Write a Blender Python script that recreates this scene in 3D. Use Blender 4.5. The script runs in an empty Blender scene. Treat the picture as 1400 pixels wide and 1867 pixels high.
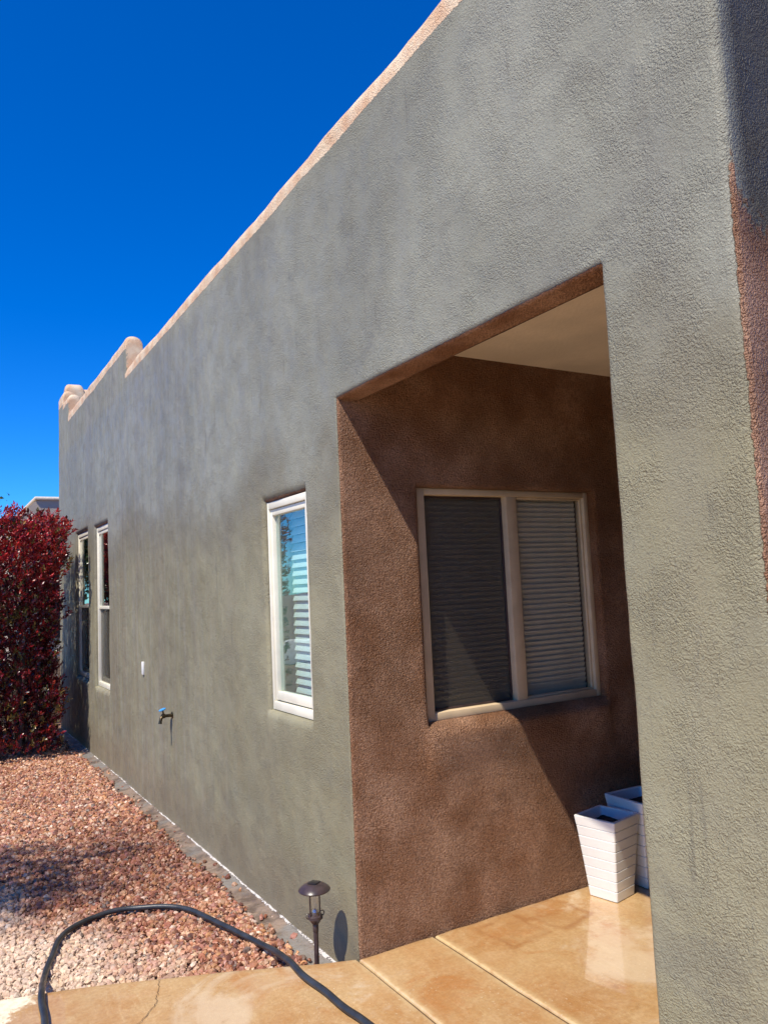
import bpy, bmesh, math, random
import numpy as np
from mathutils import Vector, Matrix, noise

# ------------------------------------------------------------------ camera, sky, sun, exposure
scene = bpy.context.scene
C = scene.collection
R = math.radians
cam_d = bpy.data.cameras.new('camera')
cam = bpy.data.objects.new('camera', cam_d)
C.objects.link(cam)
rt = Vector((0.861086, -0.506346, -0.046305)); up = Vector((-0.008393, -0.105211, 0.994415)); fw = Vector((0.50839, 0.855888, 0.094845))
cam.matrix_world = Matrix(((rt.x, up.x, -fw.x, -1.6456), (rt.y, up.y, -fw.y, 0.0), (rt.z, up.z, -fw.z, 1.6), (0, 0, 0, 1)))
cam_d.sensor_fit = 'VERTICAL'; cam_d.sensor_height = 36.0; cam_d.lens = 36.0 * 1421.75 / 1867.0
cam_d.clip_start = 0.05; cam_d.clip_end = 2000
scene.camera = cam

SUN_TO = Vector((-1.0, -0.45, 1.69)).normalized()
EL = math.asin(SUN_TO.z); AZ = math.atan2(SUN_TO.x, SUN_TO.y)
world = bpy.data.worlds.new('World'); scene.world = world; world.use_nodes = True
wn = world.node_tree; wn.nodes.clear()
sky = wn.nodes.new('ShaderNodeTexSky'); sky.sky_type = 'NISHITA'; sky.sun_disc = False
sky.sun_elevation = EL; sky.sun_rotation = AZ % (2 * math.pi); sky.altitude = 1800; sky.air_density = 1.0; sky.dust_density = 0.3; sky.ozone_density = 3.0
hs = wn.nodes.new('ShaderNodeHueSaturation'); hs.inputs['Saturation'].default_value = 1.45; hs.inputs['Hue'].default_value = 0.5
gm = wn.nodes.new('ShaderNodeMix'); gm.data_type = 'RGBA'; gm.blend_type = 'MULTIPLY'; gm.inputs[0].default_value = 1.0; gm.inputs[7].default_value = (0.43, 1.05, 1.56, 1)
bg = wn.nodes.new('ShaderNodeBackground'); bg.inputs[1].default_value = 0.120
wo = wn.nodes.new('ShaderNodeOutputWorld')
wn.links.new(sky.outputs[0], hs.inputs['Color']); wn.links.new(hs.outputs[0], gm.inputs[6]); wn.links.new(gm.outputs[2], bg.inputs[0]); wn.links.new(bg.outputs[0], wo.inputs[0])
sd = bpy.data.lights.new('sun', 'SUN'); sd.energy = 5.3; sd.angle = R(0.53); sd.color = (1.0, 0.925, 0.80)
so = bpy.data.objects.new('sun', sd); C.objects.link(so)
so.rotation_euler = (-SUN_TO).to_track_quat('-Z', 'Y').to_euler(); so.location = (-6, -2, 10)
scene.view_settings.view_transform = 'Standard'; scene.view_settings.look = 'None'
scene.view_settings.exposure = 0.16; scene.view_settings.gamma = 1.0; scene.view_settings.use_curve_mapping = False
scene.cycles.max_bounces = 8; scene.cycles.diffuse_bounces = 2; scene.cycles.transparent_max_bounces = 12
scene.cycles.use_denoising = True; scene.cycles.sample_clamp_indirect = 6.0

rnd = random.Random(7)
nrng = np.random.default_rng(11)

# ------------------------------------------------------------------ node helpers
class NT:
    def __init__(s, name):
        s.m = bpy.data.materials.new(name); s.m.use_nodes = True
        s.t = s.m.node_tree; s.t.nodes.clear()
        s.out = s.t.nodes.new('ShaderNodeOutputMaterial')
        s.b = s.t.nodes.new('ShaderNodeBsdfPrincipled')
        s.t.links.new(s.b.outputs[0], s.out.inputs[0])
        s.tc = s.t.nodes.new('ShaderNodeTexCoord')
        s.P = s.tc.outputs['Object']
    def n(s, k): return s.t.nodes.new(k)
    def link(s, a, b): s.t.links.new(a, b)
    def set(s, sock, v):
        if hasattr(v, 'is_output') or isinstance(v, bpy.types.NodeSocket): s.link(v, sock)
        else: sock.default_value = v
    def scale(s, v, vec):
        m = s.n('ShaderNodeMapping'); m.vector_type = 'POINT'; s.link(v, m.inputs[0]); m.inputs['Scale'].default_value = vec; return m.outputs[0]
    def noise(s, scale, detail=3, rough=0.55, vec=None, dist=0.0):
        n = s.n('ShaderNodeTexNoise'); s.link(vec or s.P, n.inputs['Vector']); n.inputs['Scale'].default_value = scale
        n.inputs['Detail'].default_value = detail; n.inputs['Roughness'].default_value = rough; n.inputs['Distortion'].default_value = dist
        return n.outputs['Fac']
    def vor(s, scale, vec=None, feat='F1', out='Distance'):
        n = s.n('ShaderNodeTexVoronoi'); n.feature = feat; s.link(vec or s.P, n.inputs['Vector']); n.inputs['Scale'].default_value = scale
        return n.outputs[out]
    def ramp(s, v, lo, hi, a=0.0, b=1.0, smooth=True):
        m = s.n('ShaderNodeMapRange'); m.interpolation_type = 'SMOOTHSTEP' if smooth else 'LINEAR'
        s.set(m.inputs[0], v); m.inputs[1].default_value = lo; m.inputs[2].default_value = hi; m.inputs[3].default_value = a; m.inputs[4].default_value = b
        return m.outputs[0]
    def mix(s, f, a, b, mode='MIX'):
        m = s.n('ShaderNodeMix'); m.data_type = 'RGBA'; m.blend_type = mode
        s.set(m.inputs[0], f)
        for i, v in ((6, a), (7, b)):
            if isinstance(v, (tuple, list)): m.inputs[i].default_value = (*v[:3], 1)
            else: s.link(v, m.inputs[i])
        return m.outputs[2]
    def math(s, op, a, b=0.0, c=None):
        m = s.n('ShaderNodeMath'); m.operation = op; s.set(m.inputs[0], a); s.set(m.inputs[1], b)
        if c is not None: s.set(m.inputs[2], c)
        return m.outputs[0]
    def attr(s, name, out='Fac'):
        a = s.n('ShaderNodeAttribute'); a.attribute_name = name; return a.outputs[out]
    def sep(s, v=None):
        x = s.n('ShaderNodeSeparateXYZ'); s.link(v or s.P, x.inputs[0]); return x.outputs
    def bump(s, h, dist, strength=1.0, prev=None):
        b = s.n('ShaderNodeBump'); s.link(h, b.inputs['Height']); b.inputs['Distance'].default_value = dist; b.inputs['Strength'].default_value = strength
        if prev is not None: s.link(prev, b.inputs['Normal'])
        return b.outputs[0]
    def fin(s, col=None, rough=None, nrm=None, metal=None, spec=None):
        if col is not None:
            if isinstance(col, (tuple, list)): s.b.inputs['Base Color'].default_value = (*col[:3], 1)
            else: s.link(col, s.b.inputs['Base Color'])
        if rough is not None: s.set(s.b.inputs['Roughness'], rough)
        if nrm is not None: s.link(nrm, s.b.inputs['Normal'])
        if metal is not None: s.b.inputs['Metallic'].default_value = metal
        if spec is not None: s.set(s.b.inputs['Specular IOR Level'], spec)
        return s.m

def simple(name, col, rough=0.5, metal=0.0, var=0.15, vs=20, spec=0.5, bump=0.0, bs=200):
    t = NT(name)
    f = t.ramp(t.noise(vs, 4), 0.3, 0.7)
    c = t.mix(f, tuple(v * (1 - var) for v in col), tuple(min(1, v * (1 + var)) for v in col))
    n = t.bump(t.noise(bs, 2), bump) if bump else None
    return t.fin(c, rough, n, metal, spec)

# ------------------------------------------------------------------ materials
def stucco():
    t = NT('stucco')
    P = t.P; X, Y, Z = t.sep()
    coat = t.attr('coat')
    edge = t.math('ADD', coat, t.math('MULTIPLY', t.math('SUBTRACT', t.noise(60, 4), 0.5), 0.85))
    mask = t.ramp(edge, 0.40, 0.60)
    # grey-green paint: cloudy, with long vertical runs
    big = t.ramp(t.noise(0.9, 5, 0.6), 0.32, 0.68)
    med = t.ramp(t.noise(4.5, 4, 0.6), 0.35, 0.70)
    streak = t.ramp(t.noise(1.0, 5, 0.62, t.scale(P, (3.0, 5.0, 0.45))), 0.34, 0.68)
    streak2 = t.ramp(t.noise(1.0, 4, 0.6, t.scale(P, (9.0, 17.0, 0.9))), 0.40, 0.75)
    zt = t.math('ADD', Z, t.math('MULTIPLY', t.math('SUBTRACT', t.noise(0.9, 5, 0.6), 0.5), 1.5))
    hi = t.ramp(zt, 1.95, 2.45)
    tide = t.math('MULTIPLY', t.ramp(zt, 1.80, 2.02), t.ramp(zt, 2.05, 2.50, 1.0, 0.0))
    drip = t.ramp(t.noise(1.0, 4, 0.6, t.scale(P, (20, 26, 1.6))), 0.58, 0.70)
    foot = t.ramp(t.math('SUBTRACT', Z, t.math('MULTIPLY', t.noise(5, 4), 0.30)), -0.15, 0.22, 1.0, 0.0)
    far = t.ramp(Y, 3.0, 8.0)
    low = t.mix(big, (0.255, 0.226, 0.132), (0.325, 0.295, 0.180))
    top = t.mix(big, (0.240, 0.233, 0.174), (0.320, 0.313, 0.236))
    g = t.mix(hi, low, top)
    sfar = t.math('MULTIPLY', streak, t.math('ADD', t.math('MULTIPLY', far, 0.60), 0.20))
    g = t.mix(t.math('MULTIPLY', sfar, 0.75), g, t.mix(hi, (0.235, 0.190, 0.132), (0.23, 0.218, 0.198)))
    g = t.mix(t.math('MULTIPLY', streak2, t.math('MULTIPLY', far, 0.35)), g, (0.40, 0.40, 0.37))
    g = t.mix(t.math('MULTIPLY', med, 0.20), g, (0.205, 0.20, 0.165))
    g = t.mix(t.math('MULTIPLY', tide, 0.42), g, (0.17, 0.155, 0.115))
    g = t.mix(t.math('MULTIPLY', drip, t.math('MULTIPLY', t.ramp(t.noise(1.6, 3), 0.48, 0.62), 0.45)), g, (0.15, 0.135, 0.10))
    g = t.mix(t.math('MULTIPLY', foot, 0.5), g, (0.22, 0.165, 0.105))
    damp2 = t.ramp(t.noise(2.3, 7, 0.68, dist=0.6), 0.57, 0.64)
    g = t.mix(t.math('MULTIPLY', damp2, 0.22), g, (0.15, 0.14, 0.115))
    pits = t.ramp(t.noise(85, 3, 0.6), 0.28, 0.47)
    g = t.mix(t.math('MULTIPLY', t.math('SUBTRACT', 1.0, pits), 0.45), g, (0.13, 0.125, 0.10))
    # bare pink-brown stucco, soaked dark below the parapet
    wetm = t.ramp(t.math('SUBTRACT', Z, t.math('MULTIPLY', t.noise(3, 3), 0.06)), 3.50, 3.62)
    blot = t.ramp(t.noise(3.2, 5, 0.6), 0.33, 0.68)
    wet = t.mix(blot, (0.370, 0.168, 0.078), (0.640, 0.365, 0.225))
    wet = t.mix(t.math('MULTIPLY', t.ramp(t.noise(1.3, 4), 0.45, 0.62), 0.5), wet, (0.20, 0.085, 0.030))
    dry = t.mix(t.ramp(t.noise(7, 4), 0.35, 0.65), (0.74, 0.47, 0.28), (0.88, 0.69, 0.47))
    br = t.mix(wetm, wet, dry)
    grain = t.ramp(t.noise(110, 2), 0.30, 0.62)
    br = t.mix(t.math('MULTIPLY', t.math('SUBTRACT', 1.0, grain), t.ramp(wetm, 0, 1, 0.50, 0.08)), br, (0.10, 0.045, 0.025))
    col = t.mix(mask, br, g)
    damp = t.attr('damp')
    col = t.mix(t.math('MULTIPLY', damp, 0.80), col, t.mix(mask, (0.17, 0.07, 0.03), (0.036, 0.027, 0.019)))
    wv = t.n('ShaderNodeTexNoise'); t.link(P, wv.inputs['Vector']); wv.inputs['Scale'].default_value = 60
    pw = t.n('ShaderNodeMix'); pw.data_type = 'RGBA'; pw.blend_type = 'LINEAR_LIGHT'; pw.inputs[0].default_value = 0.012; t.link(P, pw.inputs[6]); t.link(wv.outputs['Color'], pw.inputs[7])
    v = t.vor(165, pw.outputs[2], 'SMOOTH_F1')
    h = t.math('ADD', t.math('MULTIPLY', t.noise(225, 2, 0.6), 0.65), t.math('MULTIPLY', t.math('SUBTRACT', 1.0, v), 0.75))
    patch = t.ramp(t.noise(5, 4), 0.35, 0.65, 0.30, 0.85)
    h = t.math('MULTIPLY', h, t.math('ADD', t.math('MULTIPLY', mask, t.math('SUBTRACT', patch, 1.0)), 1.0))
    n0 = t.bump(t.noise(7, 4, 0.5), 0.012, 0.5)
    h = t.math('MULTIPLY', h, t.math('ADD', t.math('SUBTRACT', t.ramp(mask, 0, 1, 3.2, 1.0), t.math('MULTIPLY', wetm, t.ramp(mask, 0, 1, 2.2, 0.0))), t.math('MULTIPLY', damp, 1.6)))
    n1 = t.bump(h, 0.0078, 1.0, n0)
    rough = t.math('ADD', t.ramp(t.noise(9, 3), 0.3, 0.7, 0.40, 0.62), t.math('MULTIPLY', wetm, 0.2))
    return t.fin(col, rough, n1, spec=0.30)
M_ST = stucco()

def concrete():
    t = NT('wet_concrete'); X, Y, Z = t.sep()
    a = t.ramp(t.noise(1.6, 5, 0.6), 0.33, 0.66)
    b = t.ramp(t.noise(4.5, 5, 0.65, dist=0.8), 0.42, 0.72)
    c = t.mix(a, (0.46, 0.235, 0.080), (0.57, 0.365, 0.165))
    c = t.mix(t.math('MULTIPLY', b, 0.55), c, (0.55, 0.385, 0.185))
    mott = t.ramp(t.noise(13, 6, 0.7, dist=1.0), 0.40, 0.66)
    c = t.mix(t.math('MULTIPLY', mott, 0.30), c, (0.70, 0.50, 0.28))
    c = t.mix(t.math('MULTIPLY', t.ramp(t.noise(3.0, 5, 0.65, dist=0.7), 0.52, 0.68), 0.70), c, (0.46, 0.19, 0.05))
    str_ = t.ramp(t.noise(1.0, 6, 0.7, t.scale(t.P, (22, 3.0, 1)), dist=1.5), 0.50, 0.72)
    c = t.mix(t.math('MULTIPLY', str_, 0.40), c, (0.68, 0.48, 0.24))
    fine = t.ramp(t.noise(60, 5, 0.75), 0.38, 0.62)
    c = t.mix(t.math('MULTIPLY', t.math('SUBTRACT', 1.0, fine), 0.28), c, (0.28, 0.12, 0.035))
    pale = t.ramp(t.noise(1.3, 6, 0.68, dist=0.9), 0.52, 0.62)
    c = t.mix(t.math('MULTIPLY', pale, 0.60), c, (0.62, 0.49, 0.33))
    stain = t.attr('stain')
    c = t.mix(t.math('MULTIPLY', stain, 0.60), c, (0.30, 0.115, 0.03))
    # fine speckle of pale aggregate, dry salty rim at the gravel on the left
    sp = t.ramp(t.noise(75, 2), 0.64, 0.70)
    c = t.mix(t.math('MULTIPLY', sp, t.ramp(t.noise(2.3, 3), 0.42, 0.62, 0.0, 0.55)), c, (0.72, 0.60, 0.42))
    dk = t.ramp(t.noise(16, 4), 0.60, 0.78)
    c = t.mix(t.math('MULTIPLY', dk, 0.45), c, (0.30, 0.15, 0.05))
    dd = t.math('ADD', t.math('ADD', t.math('MULTIPLY', X, -1.0), t.math('MULTIPLY', Y, 0.95)), t.math('MULTIPLY', t.math('SUBTRACT', t.noise(11, 5, 0.7), 0.5), 0.55))
    drym = t.ramp(dd, 4.66, 4.74)
    c = t.mix(drym, c, t.mix(t.ramp(t.noise(40, 3), 0.45, 0.6), (0.80, 0.70, 0.50), (0.72, 0.60, 0.42)))
    edge = t.attr('lip')
    c = t.mix(t.math('MULTIPLY', edge, t.ramp(t.noise(20, 3), 0.3, 0.6, 0.25, 0.75)), c, (0.72, 0.56, 0.30))
    r = t.ramp(t.noise(2.2, 4, 0.6), 0.30, 0.72, 0.25, 0.50)
    r = t.math('MAXIMUM', r, t.math('MULTIPLY', drym, 0.85)); r = t.math('MAXIMUM', r, t.math('MULTIPLY', pale, 0.6))
    r = t.math('MAXIMUM', r, t.math('MULTIPLY', sp, 0.5))
    n = t.bump(t.noise(9, 3), 0.004, 0.35); n = t.bump(t.noise(190, 3), 0.0016, 0.7, n)
    t.link(t.math('MULTIPLY', t.math('SUBTRACT', 1.0, drym), t.math('MULTIPLY', t.ramp(pale, 0, 1, 1.0, 0.75), t.ramp(X, -0.3, 0.5, 0.45, 1.0))), t.b.inputs['Coat Weight']); t.b.inputs['Coat Roughness'].default_value = 0.025; t.b.inputs['Coat IOR'].default_value = 1.6
    t.link(t.bump(t.noise(4, 2), 0.002, 0.15), t.b.inputs['Coat Normal'])
    return t.fin(c, r, n, spec=0.5)
M_CO = concrete()

def gravel_mat():
    t = NT('gravel_stone'); X, Y, Z = t.sep()
    c = t.attr('stone', 'Color')
    d = t.math('ADD', t.math('SUBTRACT', t.math('MULTIPLY', X, -1.0), t.math('MULTIPLY', t.math('ABSOLUTE', t.math('SUBTRACT', Y, 3.8)), 0.42)), t.math('MULTIPLY', t.math('SUBTRACT', t.noise(2.6, 4), 0.5), 0.9))
    dry = t.ramp(d, 0.42, 1.05)
    dc = t.mix(0.60, c, (0.78, 0.63, 0.47))
    wc = t.mix(1.0, c, (0.86, 0.74, 0.70), 'MULTIPLY')
    soak_shade = t.math('MULTIPLY', t.ramp(t.math('ABSOLUTE', t.math('SUBTRACT', t.math('ADD', Y, t.math('MULTIPLY', t.noise(1.8, 4), 1.6)), 6.1)), 0.5, 1.3, 1.0, 0.0), t.ramp(t.math('ADD', X, t.math('MULTIPLY', t.noise(3, 3), 0.5)), -0.75, -0.25, 0.8, 0.9))  # darker band: wet stones plus tree shadow put into the colour
    wc = t.mix(t.math('MULTIPLY', soak_shade, 0.62), wc, t.mix(1.0, wc, (0.42, 0.30, 0.26), 'MULTIPLY'))
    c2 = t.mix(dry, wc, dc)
    c2 = t.mix(t.math('MULTIPLY', t.ramp(t.noise(60, 3), 0.5, 0.7), 0.35), c2, (0.16, 0.07, 0.04))
    r = t.ramp(dry, 0, 1, 0.38, 0.85)
    return t.fin(c2, r, t.bump(t.noise(140, 3), 0.003, 0.8), spec=0.45)
M_GR = gravel_mat()

def ground_mat():
    t = NT('dirt_ground')
    v = t.vor(38); cc = t.vor(38, out='Color')
    s = t.n('ShaderNodeSeparateColor'); t.link(cc, s.inputs[0])
    c = t.mix(s.outputs[0], (0.22, 0.10, 0.06), (0.50, 0.30, 0.20)); c = t.mix(t.ramp(v, 0.3, 0.7), c, (0.10, 0.05, 0.03))
    return t.fin(c, 0.85, t.bump(t.math('SUBTRACT', 1.0, v), 0.015))
M_GD = ground_mat()

def slurry_mat():
    t = NT('footing_slurry')
    w = t.attr('white'); X, Y, Z = t.sep()
    base = t.mix(t.ramp(t.noise(9, 4), 0.35, 0.65), (0.13, 0.095, 0.070), (0.30, 0.22, 0.16))
    base = t.mix(t.ramp(t.noise(2.0, 3), 0.5, 0.62), base, (0.24, 0.22, 0.19))
    k = t.math('ADD', w, t.math('MULTIPLY', t.math('SUBTRACT', t.noise(34, 5, 0.72, dist=1.2), 0.5), 2.1))
    m = t.ramp(k, 0.72, 0.86)
    c = t.mix(m, base, (0.60, 0.56, 0.51))
    return t.fin(c, t.ramp(m, 0, 1, 0.22, 0.8), t.bump(t.math('ADD', t.noise(40, 4), t.math('MULTIPLY', m, 0.4)), 0.010), spec=0.6)
M_SL = slurry_mat()

def leaf_mat(name):
    t = NT(name)
    c = t.attr('leafcol', 'Color')
    t.b.inputs['Subsurface Weight'].default_value = 0.0
    tr = t.n('ShaderNodeBsdfTranslucent'); t.link(c, tr.inputs[0])
    mx = t.n('ShaderNodeMixShader'); mx.inputs[0].default_value = 0.15
    t.fin(c, 0.27, spec=0.6)
    t.link(t.b.outputs[0], mx.inputs[1]); t.link(tr.outputs[0], mx.inputs[2]); t.link(mx.outputs[0], t.out.inputs[0])
    return t.m
M_LF = leaf_mat('leaf')

def glass_mat(name, tint, rmin=0.06, gl=1.0):
    t = NT(name); t.t.nodes.remove(t.b)
    tr = t.n('ShaderNodeBsdfTransparent'); tr.inputs[0].default_value = (*tint, 1)
    g = t.n('ShaderNodeBsdfGlossy'); g.inputs['Roughness'].default_value = 0.01; g.inputs[0].default_value = (gl, gl, gl, 1)
    t.link(t.bump(t.noise(3.0, 2), 0.004, 0.25), g.inputs['Normal'])
    f = t.n('ShaderNodeFresnel'); ge = t.n('ShaderNodeNewGeometry'); t.link(t.ramp(ge.outputs['Backfacing'], 0, 1, 1.5, 1 / 1.5, False), f.inputs[0])
    m = t.n('ShaderNodeMixShader'); t.link(t.math('MINIMUM', t.math('MULTIPLY', f.outputs[0], 1.5), 0.8), m.inputs[0]); t.link(tr.outputs[0], m.inputs[1]); t.link(g.outputs[0], m.inputs[2])
    t.link(m.outputs[0], t.out.inputs[0]); return t.m
M_GL = glass_mat('window_glass', (0.88, 0.965, 0.95))
M_GC = glass_mat('clear_glass', (0.95, 0.95, 0.94))

def screen_mat():
    t = NT('insect_screen'); t.b.inputs['Base Color'].default_value = (0.062, 0.052, 0.040, 1); t.b.inputs['Roughness'].default_value = 0.6
    tr = t.n('ShaderNodeBsdfTransparent'); m = t.n('ShaderNodeMixShader')
    m.inputs[0].default_value = 0.36; t.link(tr.outputs[0], m.inputs[1]); t.link(t.b.outputs[0], m.inputs[2]); t.link(m.outputs[0], t.out.inputs[0])
    return t.m
M_SC = screen_mat()
M_FR = simple('cream_vinyl_frame', (0.80, 0.75, 0.60), 0.38, var=0.05, vs=9)
M_FT = simple('tan_vinyl_frame', (0.64, 0.49, 0.31), 0.45, var=0.08, vs=9)
M_BL = simple('white_blind', (0.80, 0.80, 0.77), 0.45, var=0.04)
M_BT = simple('cream_blind', (0.88, 0.82, 0.68), 0.5, var=0.05)
M_RM = simple('room_paint', (0.50, 0.55, 0.42), 0.8, var=0.08, vs=3)
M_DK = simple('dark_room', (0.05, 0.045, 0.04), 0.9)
M_CE = simple('porch_ceiling_paint', (0.86, 0.72, 0.55), 0.75, var=0.10, vs=2.5, bump=0.002, bs=60)
M_RF = simple('flat_roof', (0.42, 0.38, 0.33), 0.9)
M_POT = simple('white_glazed_resin', (0.86, 0.84, 0.79), 0.32, var=0.03, vs=6, bump=0.0005, bs=40)
M_SOIL = simple('potting_soil', (0.035, 0.022, 0.015), 0.95, var=0.5, vs=60, bump=0.01, bs=90)
M_BRZ = simple('bronze_plastic', (0.055, 0.036, 0.036), 0.32, var=0.25, vs=30)
M_PAN = simple('solar_cell', (0.012, 0.010, 0.014), 0.16, var=0.2)
M_HOSE = simple('black_rubber_hose', (0.028, 0.030, 0.034), 0.42, var=0.35, vs=14, bump=0.0008, bs=120)
M_BRS = simple('aged_brass', (0.09, 0.065, 0.035), 0.35, metal=0.9, var=0.3, vs=60)
M_BLU = simple('blue_enamel', (0.06, 0.30, 0.62), 0.35, var=0.15, vs=40)
M_WHT = simple('white_plastic', (0.80, 0.78, 0.72), 0.45, var=0.05)
M_BARK = simple('bark', (0.16, 0.11, 0.085), 0.9, var=0.4, vs=30, bump=0.01, bs=60)
M_NB = simple('neighbour_stucco', (0.50, 0.41, 0.31), 0.85, var=0.10, vs=1.5, bump=0.006, bs=40)
M_CRK = simple('crack_dark', (0.09, 0.045, 0.02), 0.9)

# ------------------------------------------------------------------ object helpers
def tag(o, label=None, cat=None, group=None, kind=None):
    if label: o['label'] = label
    if cat: o['category'] = cat
    if group: o['group'] = group
    if kind: o['kind'] = kind
    return o
def empty(name, loc=(0, 0, 0), rz=0.0):
    o = bpy.data.objects.new(name, None); o.location = loc; o.rotation_euler.z = rz; o.empty_display_size = 0.1; C.objects.link(o); return o
def link(name, me, parent=None):
    o = bpy.data.objects.new(name, me); C.objects.link(o)
    if parent is not None: o.parent = parent
    return o
def mesh_from(name, V, F, mat, parent=None, smooth=None, attrs=None):
    me = bpy.data.meshes.new(name); me.from_pydata([tuple(v) for v in V], [], F); me.update()
    for m in (mat if isinstance(mat, (list, tuple)) else [mat]): me.materials.append(m)
    if attrs:
        for k, vals in attrs.items():
            a = me.attributes.new(k, 'FLOAT', 'POINT'); a.data.foreach_set('value', np.asarray(vals, dtype=np.float32))
    if smooth is not None:
        me.shade_smooth(); me.set_sharp_from_angle(angle=R(smooth))
    return link(name, me, parent)
class MB:
    """collects simple solids into one mesh"""
    def __init__(s): s.b = bmesh.new()
    def box(s, x0, x1, y0, y1, z0, z1, bev=0.0, seg=2):
        r = bmesh.ops.create_cube(s.b, size=1.0, matrix=Matrix.Translation(((x0 + x1) / 2, (y0 + y1) / 2, (z0 + z1) / 2)) @ Matrix.Diagonal((abs(x1 - x0), abs(y1 - y0), abs(z1 - z0), 1)))
        if bev:
            es = list({e for v in r['verts'] for e in v.link_edges})
            bmesh.ops.bevel(s.b, geom=es, offset=bev, segments=seg, affect='EDGES', profile=0.5)
        return s
    def lathe(s, prof, c=(0, 0, 0), n=32, axis='Z', cap=True):
        rings = []
        for r, z in prof:
            ring = []
            for i in range(n):
                a = 2 * math.pi * i / n; p = (r * math.cos(a), r * math.sin(a), z)
                if axis == 'X': p = (z, r * math.cos(a), r * math.sin(a))
                ring.append(s.b.verts.new((p[0] + c[0], p[1] + c[1], p[2] + c[2])))
            rings.append(ring)
        for A, B in zip(rings, rings[1:]):
            for i in range(n): s.b.faces.new((A[i], A[(i + 1) % n], B[(i + 1) % n], B[i]))
        if cap:
            if prof[0][0] > 1e-6: s.b.faces.new(rings[0][::-1])
            if prof[-1][0] > 1e-6: s.b.faces.new(rings[-1])
        return s
    def tube(s, pts, rad, n=10):
        pts = [Vector(p) for p in pts]; rr = rad if isinstance(rad, (list, tuple)) else [rad] * len(pts)
        prev = None; rings = []
        for i, p in enumerate(pts):
            d = (pts[min(i + 1, len(pts) - 1)] - pts[max(i - 1, 0)]).normalized()
            if prev is None:
                u = d.orthogonal().normalized()
            else:
                u = (prev - d * prev.dot(d)).normalized()
            prev = u; w = d.cross(u)
            rings.append([s.b.verts.new(p + (u * math.cos(2 * math.pi * k / n) + w * math.sin(2 * math.pi * k / n)) * rr[i]) for k in range(n)])
        for A, B in zip(rings, rings[1:]):
            for k in range(n): s.b.faces.new((A[k], A[(k + 1) % n], B[(k + 1) % n], B[k]))
        s.b.faces.new(rings[0][::-1]); s.b.faces.new(rings[-1]); return s
    def build(s, name, mat, parent=None, smooth=35, matrix=None):
        bmesh.ops.recalc_face_normals(s.b, faces=s.b.faces)
        me = bpy.data.meshes.new(name); s.b.to_mesh(me); s.b.free(); me.materials.append(mat)
        me.shade_smooth(); me.set_sharp_from_angle(angle=R(smooth))
        if matrix is not None: me.transform(matrix)
        return link(name, me, parent)
def spline(P, n=10):
    P = [Vector(p) for p in P]; out = []
    for i in range(len(P) - 1):
        a, b, c, d = P[max(i - 1, 0)], P[i], P[i + 1], P[min(i + 2, len(P) - 1)]
        for k in range(n):
            t = k / n
            out.append(0.5 * ((2 * b) + (c - a) * t + (2 * a - 5 * b + 4 * c - d) * t * t + (3 * b - a - 3 * c + d) * t ** 3))
    out.append(P[-1]); return out

def und(u, v, s=0.0):
    return 0.0065 * noise.noise(Vector((u * 1.6, v * 1.6, 3.1 + s))) + 0.0032 * noise.noise(Vector((u * 6.5, v * 6.5, 9.2 + s))) + 0.0014 * noise.noise(Vector((u * 17, v * 17, 1.2 + s)))

def lines(lo, hi, step, special):
    sp = sorted({round(x, 5) for x in special if lo - 1e-6 <= x <= hi + 1e-6} | {lo, hi})
    out = []
    for a, b in zip(sp, sp[1:]):
        k = max(1, int(math.ceil((b - a) / step))); out += [a + (b - a) * i / k for i in range(k)]
    out.append(hi); return out

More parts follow.
